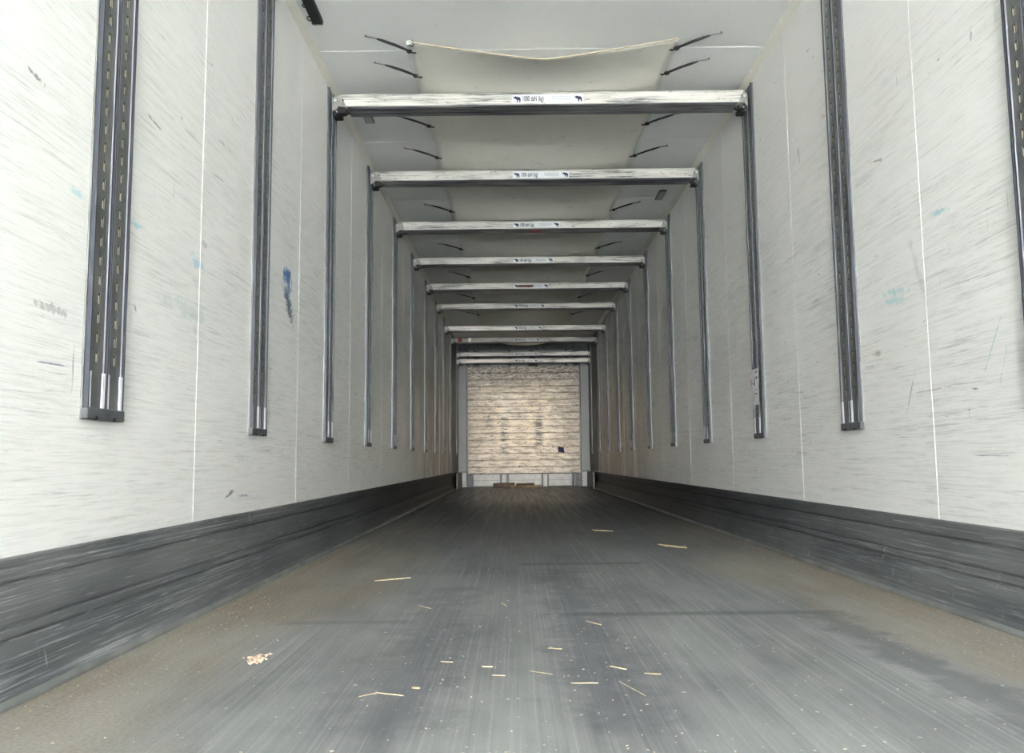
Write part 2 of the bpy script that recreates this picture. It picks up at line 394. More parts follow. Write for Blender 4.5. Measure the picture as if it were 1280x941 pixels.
def prism(bm, pts, axis, a, b, mi=0):
    """closed outline pts extruded along axis from a to b"""
    def P(p, v):
        if axis == 'x': return (v, p[0], p[1])
        if axis == 'y': return (p[0], v, p[1])
        return (p[0], p[1], v)
    A = [bm.verts.new(P(p, a)) for p in pts]; B = [bm.verts.new(P(p, b)) for p in pts]
    n = len(pts); fs = []
    for i in range(n):
        fs.append(bm.faces.new((A[i], A[(i + 1) % n], B[(i + 1) % n], B[i])))
    fs.append(bm.faces.new(A[::-1])); fs.append(bm.faces.new(B))
    for f in fs: f.material_index = mi
    return A, B
def tube(bm, pts, r, n=8, mi=0):
    pts = [Vector(p) for p in pts]; rings = []
    for i, p in enumerate(pts):
        d = (pts[min(i + 1, len(pts) - 1)] - pts[max(i - 1, 0)]).normalized()
        u = d.cross(Vector((0, 0, 1)))
        if u.length < 1e-3: u = d.cross(Vector((1, 0, 0)))
        u.normalize(); v = d.cross(u)
        rr = r[i] if isinstance(r, (list, tuple)) else r
        rings.append([bm.verts.new(p + u * rr * math.cos(t) + v * rr * math.sin(t)) for t in [2 * math.pi * k / n for k in range(n)]])
    for a, b in zip(rings[:-1], rings[1:]):
        for k in range(n):
            f = bm.faces.new((a[k], a[(k + 1) % n], b[(k + 1) % n], b[k])); f.material_index = mi; f.smooth = True
    for R_, s in ((rings[0], 1), (rings[-1], -1)):
        f = bm.faces.new(R_[::s]); f.material_index = mi
def cyl(bm, c, axis, r, h, n=16, mi=0):
    c = Vector(c); a = {'x': Vector((1, 0, 0)), 'y': Vector((0, 1, 0)), 'z': Vector((0, 0, 1))}[axis]
    tube(bm, [c - a * h / 2, c + a * h / 2], r, n, mi)
def obj(name, bm, mats, parent=None, loc=None):
    bmesh.ops.recalc_face_normals(bm, faces=bm.faces[:])
    me = bpy.data.meshes.new(name); bm.to_mesh(me); bm.free()
    for m_ in (mats if isinstance(mats, (list, tuple)) else [mats]): me.materials.append(m_)
    o = bpy.data.objects.new(name, me); COL.objects.link(o)
    if parent: o.parent = parent
    if loc: o.location = loc
    return o
def thing(name, label, cat, loc=(0, 0, 0), group=None):
    o = bpy.data.objects.new(name, None); COL.objects.link(o); o.location = loc
    o['label'] = label; o['category'] = cat
    if group: o['group'] = group
    return o
def tag(o, label, cat, group=None, kind=None):
    o['label'] = label; o['category'] = cat
    if group: o['group'] = group
    if kind: o['kind'] = kind
    return o
def struct(name, bm, mats, label, cat, parent=None):
    o = obj(name, bm, mats, parent); o['kind'] = 'structure'; o['label'] = label; o['category'] = cat
    return o
def dup(root, loc, label):
    r = root.copy(); COL.objects.link(r); r.location = loc; r['label'] = label
    for ch in list(root.children):
        c = ch.copy(); COL.objects.link(c); c.parent = r
        for g in list(ch.children):
            d = g.copy(); COL.objects.link(d); d.parent = c
    return r

# ------------------------------------------------------------------ the setting
bm = bmesh.new(); box(bm, -0.06, W + 0.06, Y0, YE + 0.1, -0.12, 0.0)
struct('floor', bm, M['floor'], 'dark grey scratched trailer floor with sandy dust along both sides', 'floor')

def wall(name, X, s, mat, label):
    bm = bmesh.new()
    # panel with raised thin seam lines between the panels
    a, b = (X, X - s * 0.06)
    box(bm, min(a, b), max(a, b), Y0, YE + 0.1, 0.0, H + 0.06, 0)
    for k in range(-7, 11):
        y = RAIL0 + DS * (k + 0.5)
        if y > YE - 0.2 or y < Y0 + .05: continue
        x1 = X + s * 0.0008
        box(bm, min(X, x1), max(X, x1), y - 0.0014, y + 0.0014, 0.25, H, 1)
    struct(name, bm, [mat, M['seam']], label, 'wall')
wall('wall_left', 0.0, 1, M['wall_left'], 'scuffed white left side wall with a blue scribble')
wall('wall_right', W, -1, M['wall_right'], 'scuffed white right side wall with turquoise rub marks')

bm = bmesh.new(); box(bm, 0, W, Y0, YE + 0.1, H, H + 0.06, 0)
for k in range(-8, 9):
    y = 4.25 + DS * k
    if y < Y0 + 0.1: continue
    box(bm, 0.03, W - 0.03, y - 0.003, y + 0.003, H - 0.0015, H, 1)
struct('ceiling', bm, [M['ceiling'], M['seam']], 'white trailer roof crossed by thin panel seams', 'ceiling')

for nm, X, s, side in (('trim_1', 0, 1, 'left'), ('trim_2', W, -1, 'right')):
    bm = bmesh.new()
    prism(bm, [(X, H), (X + s * 0.032, H), (X + s * 0.029, H - 0.006), (X + s * 0.006, H - 0.030), (X, H - 0.034)], 'y', Y0, YE)
    struct(nm, bm, M['cove'], f'cream sealant strip in the corner between roof and {side} wall', 'trim')

for nm, X, s, side, top in (('baseboard_left', 0, 1, 'left', .284), ('baseboard_right', W, -1, 'right', .270)):
    bm = bmesh.new()
    pr = [(0, top), (.010, top), (.013, top - .004), (.013, top - .022), (.017, top - .026), (.017, top - .046), (.010, top - .049), (.010, top - .053),
          (.017, top - .056), (.020, .150), (.014, .147), (.014, .142), (.022, .139), (.024, .124), (.017, .121), (.017, .116), (.027, .113),
          (.036, .088), (.040, .084), (.052, .030), (.068, .018), (.074, .006), (.074, 0), (0, 0)]
    prism(bm, [(X + s * a, b) for a, b in pr], 'y', Y0, YE - 0.02)
    for f in bm.faces:
        c = f.calc_center_median()
        if c.z < .015 and abs(c.x - X) > .05 and len(f.verts) == 4: f.material_index = 1
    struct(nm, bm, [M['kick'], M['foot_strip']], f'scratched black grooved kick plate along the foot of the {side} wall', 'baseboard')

# dark sheets over the unlit last bay, its shade put into their colour
for nm, X, s, side in (('wall_shade_left', 0, 1, 'left'), ('wall_shade_right', W, -1, 'right')):
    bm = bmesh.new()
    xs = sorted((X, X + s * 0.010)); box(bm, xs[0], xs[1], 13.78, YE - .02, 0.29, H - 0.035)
    struct(nm, bm, M['end_shade'], f'dark green grey sheet standing for shade at the deep end of the {side} wall', 'trim')

# back wall behind the bulkhead
bm = bmesh.new(); box(bm, 0, W, YE, YE + 0.1, 0, H)
struct('wall_back', bm, M['frame_dark'], 'dark front end wall of the trailer behind the pale bulkhead board', 'wall')

# unseen yard outside the open doors, added to bounce light into the trailer
bm = bmesh.new(); box(bm, -30, 30, -40, 30, -1.30, -1.20)
struct('ground', bm, M['asphalt'], 'unseen pale concrete yard outside the open trailer doors, added for bounce light', 'ground')

# ------------------------------------------------------------------ bulkhead at the deep end
BY = YE - 0.16
bh = thing('bulkhead', 'grimy cream planked bulkhead board in a grey frame at the deep end', 'bulkhead', (W / 2 - 0.02, BY, 0))
ox = -(W / 2 - 0.02); oy = -BY
def bpart(name, bm, mat, parent=bh, label=None):
    bm.transform(Matrix.Translation((ox, oy, 0)))
    o = obj(name, bm, mat, parent)
    if label: o['label'] = label
    return o
X0, X1 = 0.205, 2.245      # board
Z0, Z1 = 0.245, 2.215
bm = bmesh.new()
pts = [(BY + 0.03, Z0)]
n = 16; ph = (Z1 - Z0) / n
for i in range(n):
    z = Z0 + i * ph
    pts += [(BY + 0.020, z), (BY + 0.014, z + 0.004), (BY, z + 0.009), (BY, z + ph - 0.012), (BY + 0.014, z + ph - 0.006), (BY + 0.020, z + ph - 0.003)]
pts += [(BY + 0.03, Z1)]
prism(bm, pts, 'x', X0, X1)
board = bpart('board', bm, M['board'], label='cream planked board with black scuffs')
bm = bmesh.new()
prism(bm, [(1.843, .725), (1.950, .710), (1.965, .610), (1.850, .630)], 'y', BY - 0.004, BY - 0.0005)
bp = bpart('patch', bm, M['blue_patch'], board, 'small dark blue patch')
for xa, xb in ((X0 - .018, X0 + .004), (X1 - .004, X1 + .018)):
    bm = bmesh.new(); bevbox(bm, xa, xb, BY - .01, BY + .02, Z0 - .01, Z1 + .01)
    for k in range(17):
        cyl(bm, ((xa + xb) / 2, BY - .011, Z0 + .08 + k * .115), 'y', .008, .006, 8, 1)
    bpart('edge_strip', bm, [M['frame_white'], M['frame_dark']])
for xa, xb in ((0.022, 0.175), (2.275, 2.430)):
    bm = bmesh.new(); bevbox(bm, xa, xb, BY + .03, BY + .12, 0.285, 2.50, .004)
    bpart('side_post', bm, M['frame_grey'])
    bm = bmesh.new(); bevbox(bm, xa - .003, xb + .003, BY - .01, BY + .10, 0.005, 0.270, .004)
    for k in range(4):
        cyl(bm, (xb - .02 if xa < 1 else xa + .02, BY - .011, .05 + k * .055), 'y', .007, .006, 8, 1)
    bpart('foot_block', bm, [M['frame_white'], M['frame_dark']])
for xa, xb in ((.30, .78), (.945, 1.535), (1.67, 2.09)):
    bm = bmesh.new(); bevbox(bm, xa, xb, BY + .03, BY + .05, 0.020, Z0 - .010, .003)
    box(bm, xa, xb, BY + .027, BY + .031, .12, .125, 1)
    for k in range(4):
        for xx in (xa + .02, xb - .02): cyl(bm, (xx, BY + .028, .05 + k * .05), 'y', .006, .006, 8, 1)
    bpart('lower_panel', bm, [M['frame_white'], M['frame_dark']])
for xa, xb in ((.82, .90), (1.57, 1.645)):
    bm = bmesh.new(); bevbox(bm, xa, xb, BY - .01, BY + .06, 0.005, Z0 - .012, .004)
    bpart('foot_post', bm, M['frame_white'])
for xa, xb in ((.19, .275), (2.12, 2.21)):
    bm = bmesh.new()
    bevbox(bm, xa, xa + .022, BY - .01, BY + .08, .03, Z0 - .015, .003); bevbox(bm, xb - .022, xb, BY - .01, BY + .08, .03, Z0 - .015, .003)
    bevbox(bm, xa + .02, xb - .02, BY + .03, BY + .05, .03, Z0 - .015, .003)
    bpart('hinge_bracket', bm, M['frame_dark'])
for xa, xb in ((.22, .30), (.42, .60), (.62, .95), (1.0, 1.35), (1.42, 2.0), (2.05, 2.15)):
    bm = bmesh.new(); bevbox(bm, xa, xb, BY + .05, BY + .12, Z1 - .02, 2.52, .003)
    bpart('header_panel', bm, M['frame_grey'])
bm = bmesh.new(); bevbox(bm, 1.36, 1.45, BY - .02, BY + .06, Z1 + .03, 2.46, .01); bevbox(bm, 1.32, 1.50, BY - .03, BY + .05, Z1 - .005, Z1 + .05, .01)
bpart('latch', bm, M['black'])

# kick pieces left and right of the bulkhead belong to the side walls
for nm, xa, xb, side in (('trim_5', .0745, .095, 'left'), ('trim_6', W - .095, W - .0745, 'right')):
    bm = bmesh.new(); bevbox(bm, xa, xb, 13.9, BY - .03, .001, .275, .003)
    struct(nm, bm, M['frame_grey'], f'grey plate over the {side} kick plate beside the bulkhead', 'trim')

# timber lying before the bulkhead
def plank(label, x0, x1, y0, y1, z0, z1, mat, rot):
    bm = bmesh.new(); t = bmesh.new()
    bevbox(t, -(x1 - x0) / 2, (x1 - x0) / 2, -(y1 - y0) / 2, (y1 - y0) / 2, 0, z1 - z0, .004)
    for v in t.verts: v.co.z += 0.004 * math.sin(v.co.x * 9) * (v.co.z > .01)
    merge(bm, t)
    o = obj('timber_plank', bm, mat, None, ((x0 + x1) / 2, (y0 + y1) / 2, z0)); o.rotation_euler.z = rot
    tag(o, label, 'plank', 'timber lying before the bulkhead')
plank('dark brown timber plank on the floor before the bulkhead', .66, 1.05, 14.86, 15.0, .001, .085, M['wood'], .02)
plank('long dark timber plank on the floor, middle of the bulkhead foot', 1.08, 1.40, 14.84, 15.0, .001, .075, M['wood'], -.03)
plank('paler yellow timber plank on the floor, rightmost before the bulkhead', .98, 1.52, 14.58, 14.72, .001, .042, M['timber_pale'], .0)

# ------------------------------------------------------------------ load rails on the side walls
RB, RT = 0.588, H - 0.045
def rail_cells():
    """builds parts in local coords: origin at wall, x out of wall, y across, z up from rail foot"""
    L = RT - RB; parts = {}
    def slotted(yc):
        bm = bmesh.new(); d = 0.011; t = 0.0105; hw = 0.033; zs = 0.135
        sw, sh, pitch = 0.0075, 0.0140, 0.0497
        z = 0.022
        def quad(y0, y1, z0, z1):
            vs = [bm.verts.new((d, a, b)) for a, b in ((y0, z0), (y1, z0), (y1, z1), (y0, z1))]; bm.faces.new(vs)
        quad(yc - hw, yc + hw, z, zs)
        n = int((L - zs - .03) / pitch)
        for i in range(n):
            a = zs + i * pitch; c = a + pitch / 2
            quad(yc - hw, yc + hw, a, c - sh); quad(yc - hw, yc + hw, c + sh, a + pitch)
            quad(yc - hw, yc - sw, c - sh, c + sh); quad(yc + sw, yc + hw, c - sh, c + sh)
            # slot walls
            ring = [(yc - sw, c - sh), (yc + sw, c - sh), (yc + sw, c + sh), (yc - sw, c + sh)]
            for k in range(4):
                p, q = ring[k], ring[(k + 1) % 4]
                bm.faces.new([bm.verts.new((d, *p)), bm.verts.new((d, *q)), bm.verts.new((d - t, *q)), bm.verts.new((d - t, *p))]).material_index = 1
            # plywood seen through the slot, split by a thin web
            bm.faces.new([bm.verts.new((.0092, *p)) for p in ring]).material_index = 2
            box(bm, .0015, .0102, yc + .0005, yc + .0035, c - sh, c + sh, 0)
            box(bm, .0015, .0104, yc - sw * .6, yc + sw * .4, c + sh * .5, c + sh - .0003, 1)
        quad(yc - hw, yc + hw, zs + n * pitch, L)
        bmesh.ops.remove_doubles(bm, verts=bm.verts[:], dist=1e-5)
        return bm
    parts['track'] = [slotted(-.046), slotted(.046)]
    bm = bmesh.new()                               # channel body: dark base with flanges
    box(bm, .0, .0012, -.097, .097, 0.0, L, 0)
    for y in (-.095, .095): box(bm, 0, .005, y - .0025, y + .0025, 0, L, 1)
    for y in (-.086, .086): box(bm, .0012, .006, y - .004, y + .004, 0.02, L, 0)
    for y in (-.0900, 0.0, .0900): box(bm, .0012, .0165, y - .0022, y + .0022, .03, L, 0)
    parts['channel'] = [bm]
    rs = []
    for y in (-.0810, -.0115, .0115, .0810):
        bm = bmesh.new()
        prism(bm, [(.0012, y - .0035), (.0118, y - .0030), (.0128, y - .001), (.0128, y + .001), (.0118, y + .0030), (.0012, y + .0035)], 'z', .12, L, 1)
        prism(bm, [(.0012, y - .0078), (.012, y - .0075), (.0145, y - .005), (.0125, y - .001), (.0125, y + .001), (.0145, y + .005), (.012, y + .0075), (.0012, y + .0078)], 'z', .030, .12)
        rs.append(bm)
    parts['ridge'] = rs
    bm = bmesh.new(); bevbox(bm, 0.0, .019, -.098, .098, 0.0, .030, .003)
    for y in (-.05, -.048 + .09): box(bm, .010, .0195, y - .006, y + .006, -.0005, .008, 1)
    parts['end_cap'] = [bm]
    return parts
RM = {'track': [M['track'], M['rail_edge'], M['backing']], 'channel': [M['rail_edge'], M['track']], 'ridge': [M['ridge'], M['ridge_dull']], 'end_cap': [M['cap'], M['hole']]}
ordin = ['first', 'second', 'third', 'fourth', 'fifth', 'sixth', 'seventh', 'eighth', 'ninth', 'tenth', 'eleventh']
proto = thing('load_rail', 'x', 'rail', (0.0005, STN[0], RB), 'double slotted load rails on the walls')
for k, lst in rail_cells().items():
    for b_ in lst: obj(k, b_, RM[k], proto)
def rail_label(side, k):
    where = ' nearest the open doors' if k == 0 else (' nearest the bulkhead' if k == 10 else ', %s from the open doors' % ordin[k])
    return 'grey double slotted load rail on %s wall%s' % (side, where)
proto['label'] = rail_label('left', 0)
rails = {('left', 0): proto}
for k in range(1, 11): rails[('left', k)] = dup(proto, (0.0005 if k < 10 else .0105, STN[k], RB), rail_label('left', k))
for k in range(0, 11):
    r = dup(proto, (W - 0.0005 if k < 10 else W - .0105, STN[k], RB), rail_label('right', k)); r.rotation_euler.z = math.pi
    rails[('right', k)] = r

# paper label stuck on the third right rail
bm = bmesh.new()
g = 6
for i in range(g):
    for j in range(3):
        pass
vs = {}
for i in range(9):
    for j in range(4):
        yy = -.085 + .130 * j / 3; zz = .19 + .205 * i / 8
        vs[i, j] = bm.verts.new((.0185 + .003 * math.sin(i * 1.3 + j) ** 2, yy + (.006 if i > 4 else 0), zz))
for i in range(8):
    for j in range(3): bm.faces.new((vs[i, j], vs[i, j + 1], vs[i + 1, j + 1], vs[i + 1, j]))
pl = obj('paper_label', bm, M['paper'], rails[('right', 2)]); pl['label'] = 'torn white paper label'
bm = bmesh.new()
for (a, b, c, d) in ((.0, .022, .37, .38), (.002, .024, .335, .35), (-.03, -.022, .30, .345), (-.05, -.044, .20, .27), (-.02, .012, .25, .256), (-.022, .01, .275, .279), (-.06, -.03, .31, .314)):
    box(bm, .022, .0228, a, b, c, d)
pi_ = obj('print', bm, M['ink_grey'], pl)

# ------------------------------------------------------------------ load beams
def text_mesh(body, size, squeeze=1.0):
    cu = bpy.data.curves.new('t', 'FONT'); cu.body = body; cu.size = size; cu.extrude = 0.0004
    cu.align_x = 'LEFT'; cu.offset = size * 0.02
    o = bpy.data.objects.new('t', cu); COL.objects.link(o)
    dg = bpy.context.evaluated_depsgraph_get(); dg.update()
    me = bpy.data.meshes.new_from_object(o.evaluated_get(dg))
    bpy.data.objects.remove(o); bpy.data.curves.remove(cu)
    t = bmesh.new(); t.from_mesh(me); bpy.data.meshes.remove(me)
    t.transform(Matrix.Diagonal((squeeze, 1, 1, 1)))
    return t
ELE = [(0.0, 1.0), (.05, .80), (.10, .70), (.20, .74), (.32, .84), (.44, .80), (.55, .76), (.75, .74), (.90, .70), (1.0, .55), (1.02, .30), (.97, .04),
       (.84, .04), (.82, .28), (.74, .36), (.68, .30), (.66, .0), (.54, .0), (.50, .30), (.42, .44), (.34, .48), (.27, .42), (.24, .52), (.14, .55), (.04, .68), (-.03, .84)]
BH_, BD = 0.080, 0.140         # beam height and depth
def beam():
    root = thing('load_beam', 'x', 'beam', (0, 0, 0), 'load beams across the trailer')
    # body: local origin at x=0 left wall, y centre of rail, z underside
    xa, xb = 0.074, W - 0.046
    bm = bmesh.new()
    y0, y1 = -BD / 2, BD / 2
    prof = [(y0, .006), (y0 + .004, .0), ]
    for k in range(5):                       # ribbed underside
        a = y0 + .012 + k * .025
        prof += [(a, .0), (a + .003, .004), (a + .008, .004), (a + .011, .0)]
    prof += [(y1 - .004, 0), (y1, .006), (y1, BH_ - .006), (y1 - .006, BH_), (y0 + .006, BH_), (y0 + .001, BH_ - .003), (y0, BH_ - .010), (y0 + .003, BH_ - .013), (y0 + .003, .014), (y0, .011)]
    def end(x, s, z): return x + s * (.036 * (1 - z / BH_))
    A = [bm.verts.new((end(xa, 1, z), y, z)) for y, z in prof]
    B = [bm.verts.new((end(xb, -1, z), y, z)) for y, z in prof]
    n = len(prof)
    for i in range(n):
        j = (i + 1) % n
        f = bm.faces.new((A[i], A[j], B[j], B[i]))
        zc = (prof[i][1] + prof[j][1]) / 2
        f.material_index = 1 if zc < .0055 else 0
    bm.faces.new(A[::-1]); bm.faces.new(B)
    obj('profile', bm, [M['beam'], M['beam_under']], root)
    for s, X in ((1, 0.0), (-1, W)):
        def mx(p): return (X + s * p[0], p[1])
        e = .0 if s == 1 else -.028           # the right bracket is shorter
        bm = bmesh.new()
        yb = y0 + .016
        prism(bm, [mx(p) for p in ((.021, .060), (.040, .072), (.070 + e, BH_ - .003), (.106 + e, .012), (.100 + e, .004), (.072 + e, .010), (.050, .020), (.021, .030))], 'y', yb - .003, yb + .003)
        prism(bm, [mx(p) for p in ((.021, .030), (.056 + e * .5, .018), (.050 + e * .5, -.002), (.021, -.014))], 'y', yb - .001, yb + .004)
        bevbox(bm, min(X + s * .0205, X + s * .028), max(X + s * .0205, X + s * .028), -.045, .045, -.014, BH_ - .012, .002)
        bevbox(bm, *sorted((X + s * .028, X + s * (.075 + e))), -.03, .03, .01, BH_ - .02, .004)
        br = obj('end_bracket', bm, M['bracket'], root)
        bm = bmesh.new(); cyl(bm, (X + s * .040, yb - .004, .048), 'y', .007, .006, 12)
        obj('rivet', bm, M['rivet'], br)
        bm = bmesh.new(); cyl(bm, (X + s * (.086 + e), yb - .0035, .050), 'y', .006, .004, 12)
        obj('pin_hole', bm, M['hole'], br)
        # black sprung latch below the bracket
        bm = bmesh.new()
        bevbox(bm, *sorted((X + s * .021, X + s * .070)), -.052, .04, -.036, -.012, .004)
        prism(bm, [mx(p) for p in ((.045, -.016), (.060, .010), (.098 + e, .004), (.112 + e, -.008), (.092 + e, -.024), (.055, -.030))], 'y', -.062, .0)
        bevbox(bm, *sorted((X + s * .030, X + s * .045)), -.058, -.03, -.048, -.03, .003)
        prism(bm, [mx(p) for p in ((.075 + e, -.018), (.125 + e, -.020), (.122 + e, -.027), (.070 + e, -.030))], 'y', -.06, -.03)
        la = obj('latch', bm, M['black'], root)
        bm = bmesh.new(); cyl(bm, (X + s * .050, -.064, -.022), 'y', .0045, .006, 10)
        obj('latch_pin', bm, M['rivet'], la)
    # sticker
    bm = bmesh.new(); yf = y0 + .003
    box(bm, 1.068, 1.482, yf - .0016, yf - .0002, .014, .066)
    st = obj('sticker', bm, M['sticker'], root); st['label'] = 'white load capacity sticker with two navy elephants'
    bm = bmesh.new()
    for ex in (1.074, 1.430):
        prism(bm, [(ex + .044 * a, .017 + .046 * b) for a, b in ELE], 'y', yf - .0024, yf - .0016)
    obj('elephant_emblem', bm, M['ink'], st)
    t = text_mesh('1000 daN (kg)', .043, .50)
    t.transform(Matrix.Rotation(math.pi / 2, 4, 'X')); t.transform(Matrix.Translation((1.128, yf - .0019, .026)))
    bm = bmesh.new(); merge(bm, t); obj('lettering', bm, M['ink_grey'], st)
    bm = bmesh.new()
    for r_ in range(4):
        x = 1.300 + (.0 if r_ else .006)
        while x < 1.408:
            w_ = random.uniform(.006, .014)
            box(bm, x, x + w_, yf - .0022, yf - .0016, .030 + r_ * .0065, .0322 + r_ * .0065); x += w_ + .003
    obj('small_print', bm, M['ink_pale'], st)
    return root
b0 = beam()
ZT = [2.605, 2.605, 2.600, 2.595, 2.597, 2.597, 2.503, 2.512, 2.440, 2.318]
blabels = ['scuffed white load beam nearest the open doors, under the roof',
           'white load beam second from the open doors, under the roof',
           'white load beam third from the open doors, red mark beneath',
           'clean white load beam fourth from the open doors',
           'white load beam fifth from the open doors, rust-smeared sticker',
           'white load beam sixth from the open doors',
           'speckled load beam seventh from the doors, hung slightly lower',
           'grey load beam eighth from the doors, red tape at left end',
           'upper of two stacked load beams just above the bulkhead',
           'lower of two stacked load beams just above the bulkhead']
beams = []
for i in range(10):
    k = min(i + 2, 10)
    loc = (0, STN[k], ZT[i] - BH_)
    o = b0 if i == 0 else dup(b0, loc, blabels[i])
    if i == 0: o.location = loc; o['label'] = blabels[0]
    beams.append(o)
bm = bmesh.new(); box(bm, 1.22, 1.32, -.03, .03, -.0012, -.0001)
obj('red_mark', bm, M['red_tape'], beams[2])
bm = bmesh.new(); box(bm, 1.12, 1.30, -BD / 2 - .0002, -BD / 2 + .0004, .022, .052)
o = obj('rust_smear', bm, plain('rust_brown', (.16, .05, .03), .7, 0, .5, 60), beams[4])
bm = bmesh.new(); box(bm, .13, .20, -BD / 2 - .0002, -BD / 2 + .0025, .012, .070)
obj('red_tape', bm, M['red_tape'], beams[7])

# ------------------------------------------------------------------ fabric air duct under the roof
def smooth(a, b, x):
    t = max(0, min(1, (x - a) / (b - a))); return t * t * (3 - 2 * t)
def duct_z(u, y):
    """u in -1..1 across"""
    edge = 2.668
    prof = 1 - abs(u) ** 5
    v = 1 - abs(u) ** 1.15
    if y < 4.62:
        t = (y - 4.12) / .5
        return edge - .050 * t * prof - (1 - t) ** 1.6 * .105 * v - .004
    ph = ((y - STN[2]) / DS); fr = ph - math.floor(ph); kk = int(math.floor(ph))
    base = .056
    if kk < 5:
        s = base * (1 - .75 * smooth(.06, .32, fr) + .75 * smooth(.60, .93, fr))
        pr = prof
    else:
        s = .056 + .105 * smooth(STN[7], STN[7] + .9, y); pr = 1 - abs(u) ** 2.2
        if y > STN[9]: s = .161
    wv = .004 * math.sin(u * 3 + y * 2.1) + .003 * math.sin(u * 7 - y * 5)
    return edge - s * pr + wv * prof * (0 if (fr < .08 or fr > .92) else 1) * (1 if s < .05 else 0)
bm = bmesh.new(); NX, NY = 36, 260; grid = []
DY0, DY1 = 4.12, 14.5
for j in range(NY + 1):
    y = DY0 + (DY1 - DY0) * j / NY; row = []
    for i in range(NX + 1):
        u = -1 + 2 * i / NX
        xl = .525 + .010 * math.sin(y * 4.9); xr = 1.945 + .010 * math.cos(y * 4.9)
        row.append(bm.verts.new((xl + (xr - xl) * (u + 1) / 2, y, duct_z(u, y))))
    grid.append(row)
for j in range(NY):
    for i in range(NX):
        f = bm.faces.new((grid[j][i], grid[j][i + 1], grid[j + 1][i + 1], grid[j + 1][i])); f.smooth = True
dt = thing('air_duct', 'long cream fabric air duct laced up under the roof', 'air duct', (W / 2, DY0, 2.66))
bm.transform(Matrix.Translation((-W / 2, -DY0, -2.66)))
sh = obj('sheet', bm, M['duct'], dt)
md = sh.modifiers.new('thickness', 'SOLIDIFY'); md.thickness = .0025; md.offset = 0
bm = bmesh.new()
tube(bm, [(.525 + 1.42 * i / 40 - W / 2, -.002, duct_z(-1 + i / 20, DY0) - 2.66) for i in range(41)], .004, 8)
h = obj('hem', bm, plain('brown_cream_hem', (.50, .43, .32), .6), dt); h['label'] = 'stitched beige front hem'

# elastic ties that lace the duct to the roof
def tie_proto():
    root = thing('elastic_tie', 'x', 'tie', (0, 0, 0), 'black elastic ties beside the air duct')
    bm = bmesh.new(); tube(bm, [(-.245, -.012, -.006), (-.20, -.008, -.008), (-.165, -.004, -.012)], .0035, 8)
    cyl(bm, (-.243, -.012, -.003), 'z', .006, .006, 10)
    obj('pin', bm, M['pin'], root)
    bm = bmesh.new()
    tube(bm, [(-.185, -.008, -.010), (-.15, -.010, -.016), (-.09, -.003, -.027), (-.02, .016, -.041)], .0042, 8)
    tube(bm, [(-.185, -.006, -.010), (-.15, .004, -.016), (-.09, .012, -.027), (-.02, .026, -.041)], .0042, 8)
    obj('cord', bm, M['cord'], root)
    bm = bmesh.new()
    t = bmesh.new(); bmesh.ops.create_uvsphere(t, u_segments=10, v_segments=8, radius=.012)
    t.transform(Matrix.Translation((-.012, .022, -.045)) @ Matrix.Diagonal((1.4, 1, .9, 1))); merge(bm, t)
    tube(bm, [(-.010, .022, -.045), (.012, .030, -.048), (.024, .030, -.044)], .0045, 8)
    obj('hook', bm, M['black'], root)
    return root
tp = tie_proto()
spots = [(4.12, 'nearest the open doors, at the duct corner'), (4.40, 'second from the doors, just before the nearest beam'),
         (5.10, 'third from the doors, just behind the nearest beam'), (5.66, 'fourth from the doors, before the second beam'),
         (6.94, 'fifth from the doors, before the third beam'), (8.22, 'sixth from the doors, before the fourth beam'),
         (9.50, 'seventh from the doors, before the fifth beam'), (10.78, 'eighth from the doors, before the sixth beam'),
         (12.06, 'ninth from the doors, before the seventh beam')]
first = True
for side in ('left', 'right'):
    for y, t in spots:
        lab = 'black elastic tie %s of duct, %s' % (side, t)
        x = .545 if side == 'left' else 1.925
        if first: o = tp; first = False; o['label'] = lab
        else: o = dup(tp, (x, y, H - .001), lab)
        o.location = (x, y + .03, H - .001)
        if side == 'right': o.scale = (-1, 1, 1)
        o.rotation_euler.z = (.22 if side == 'left' else -.22) + random.uniform(-.05, .05)
bm = bmesh.new()
bevbox(bm, -.014, .014, -.02, .004, -.045, -.022, .004)
o = obj('corner_clip', bm, M['sticker'], dt, (.530 - W / 2, .02, .035)); o['label'] = 'white clip at the front left corner'
bm = bmesh.new(); tube(bm, [(.010 * math.cos(t * .7), 0, .017 * math.sin(t * .7)) for t in range(10)], .003, 6)
obj('clip_ring', bm, M['black'], o, (.016, -.012, -.036))

# ------------------------------------------------------------------ small fittings on the roof
ft = thing('lamp_fitting', 'narrow black fitting with small wire loops hanging in the roof corner at left', 'fitting', (.103, 3.71, H - .001))
bm = bmesh.new(); bevbox(bm, -.026, .026, -.22, .20, -.035, 0, .008, seg=2)
for y in (-.15, 0, .12): cyl(bm, (.012, y, -.036), 'z', .003, .004, 8)
obj('housing', bm, M['black'], ft)
for y, r_ in ((.175, .016), (.06, .010)):
    bm = bmesh.new(); tube(bm, [(-.030 - r_ * math.cos(a), y + r_ * 1.3 * math.sin(a), -.016) for a in [math.radians(-100 + 20 * k) for k in range(11)]], .0028, 8)
    obj('wire_loop', bm, M['cord'], ft)
bm = bmesh.new(); bevbox(bm, -.030, .026, .198, .216, -.03, -.004, .004)
obj('end_clip', bm, M['pin'], ft)

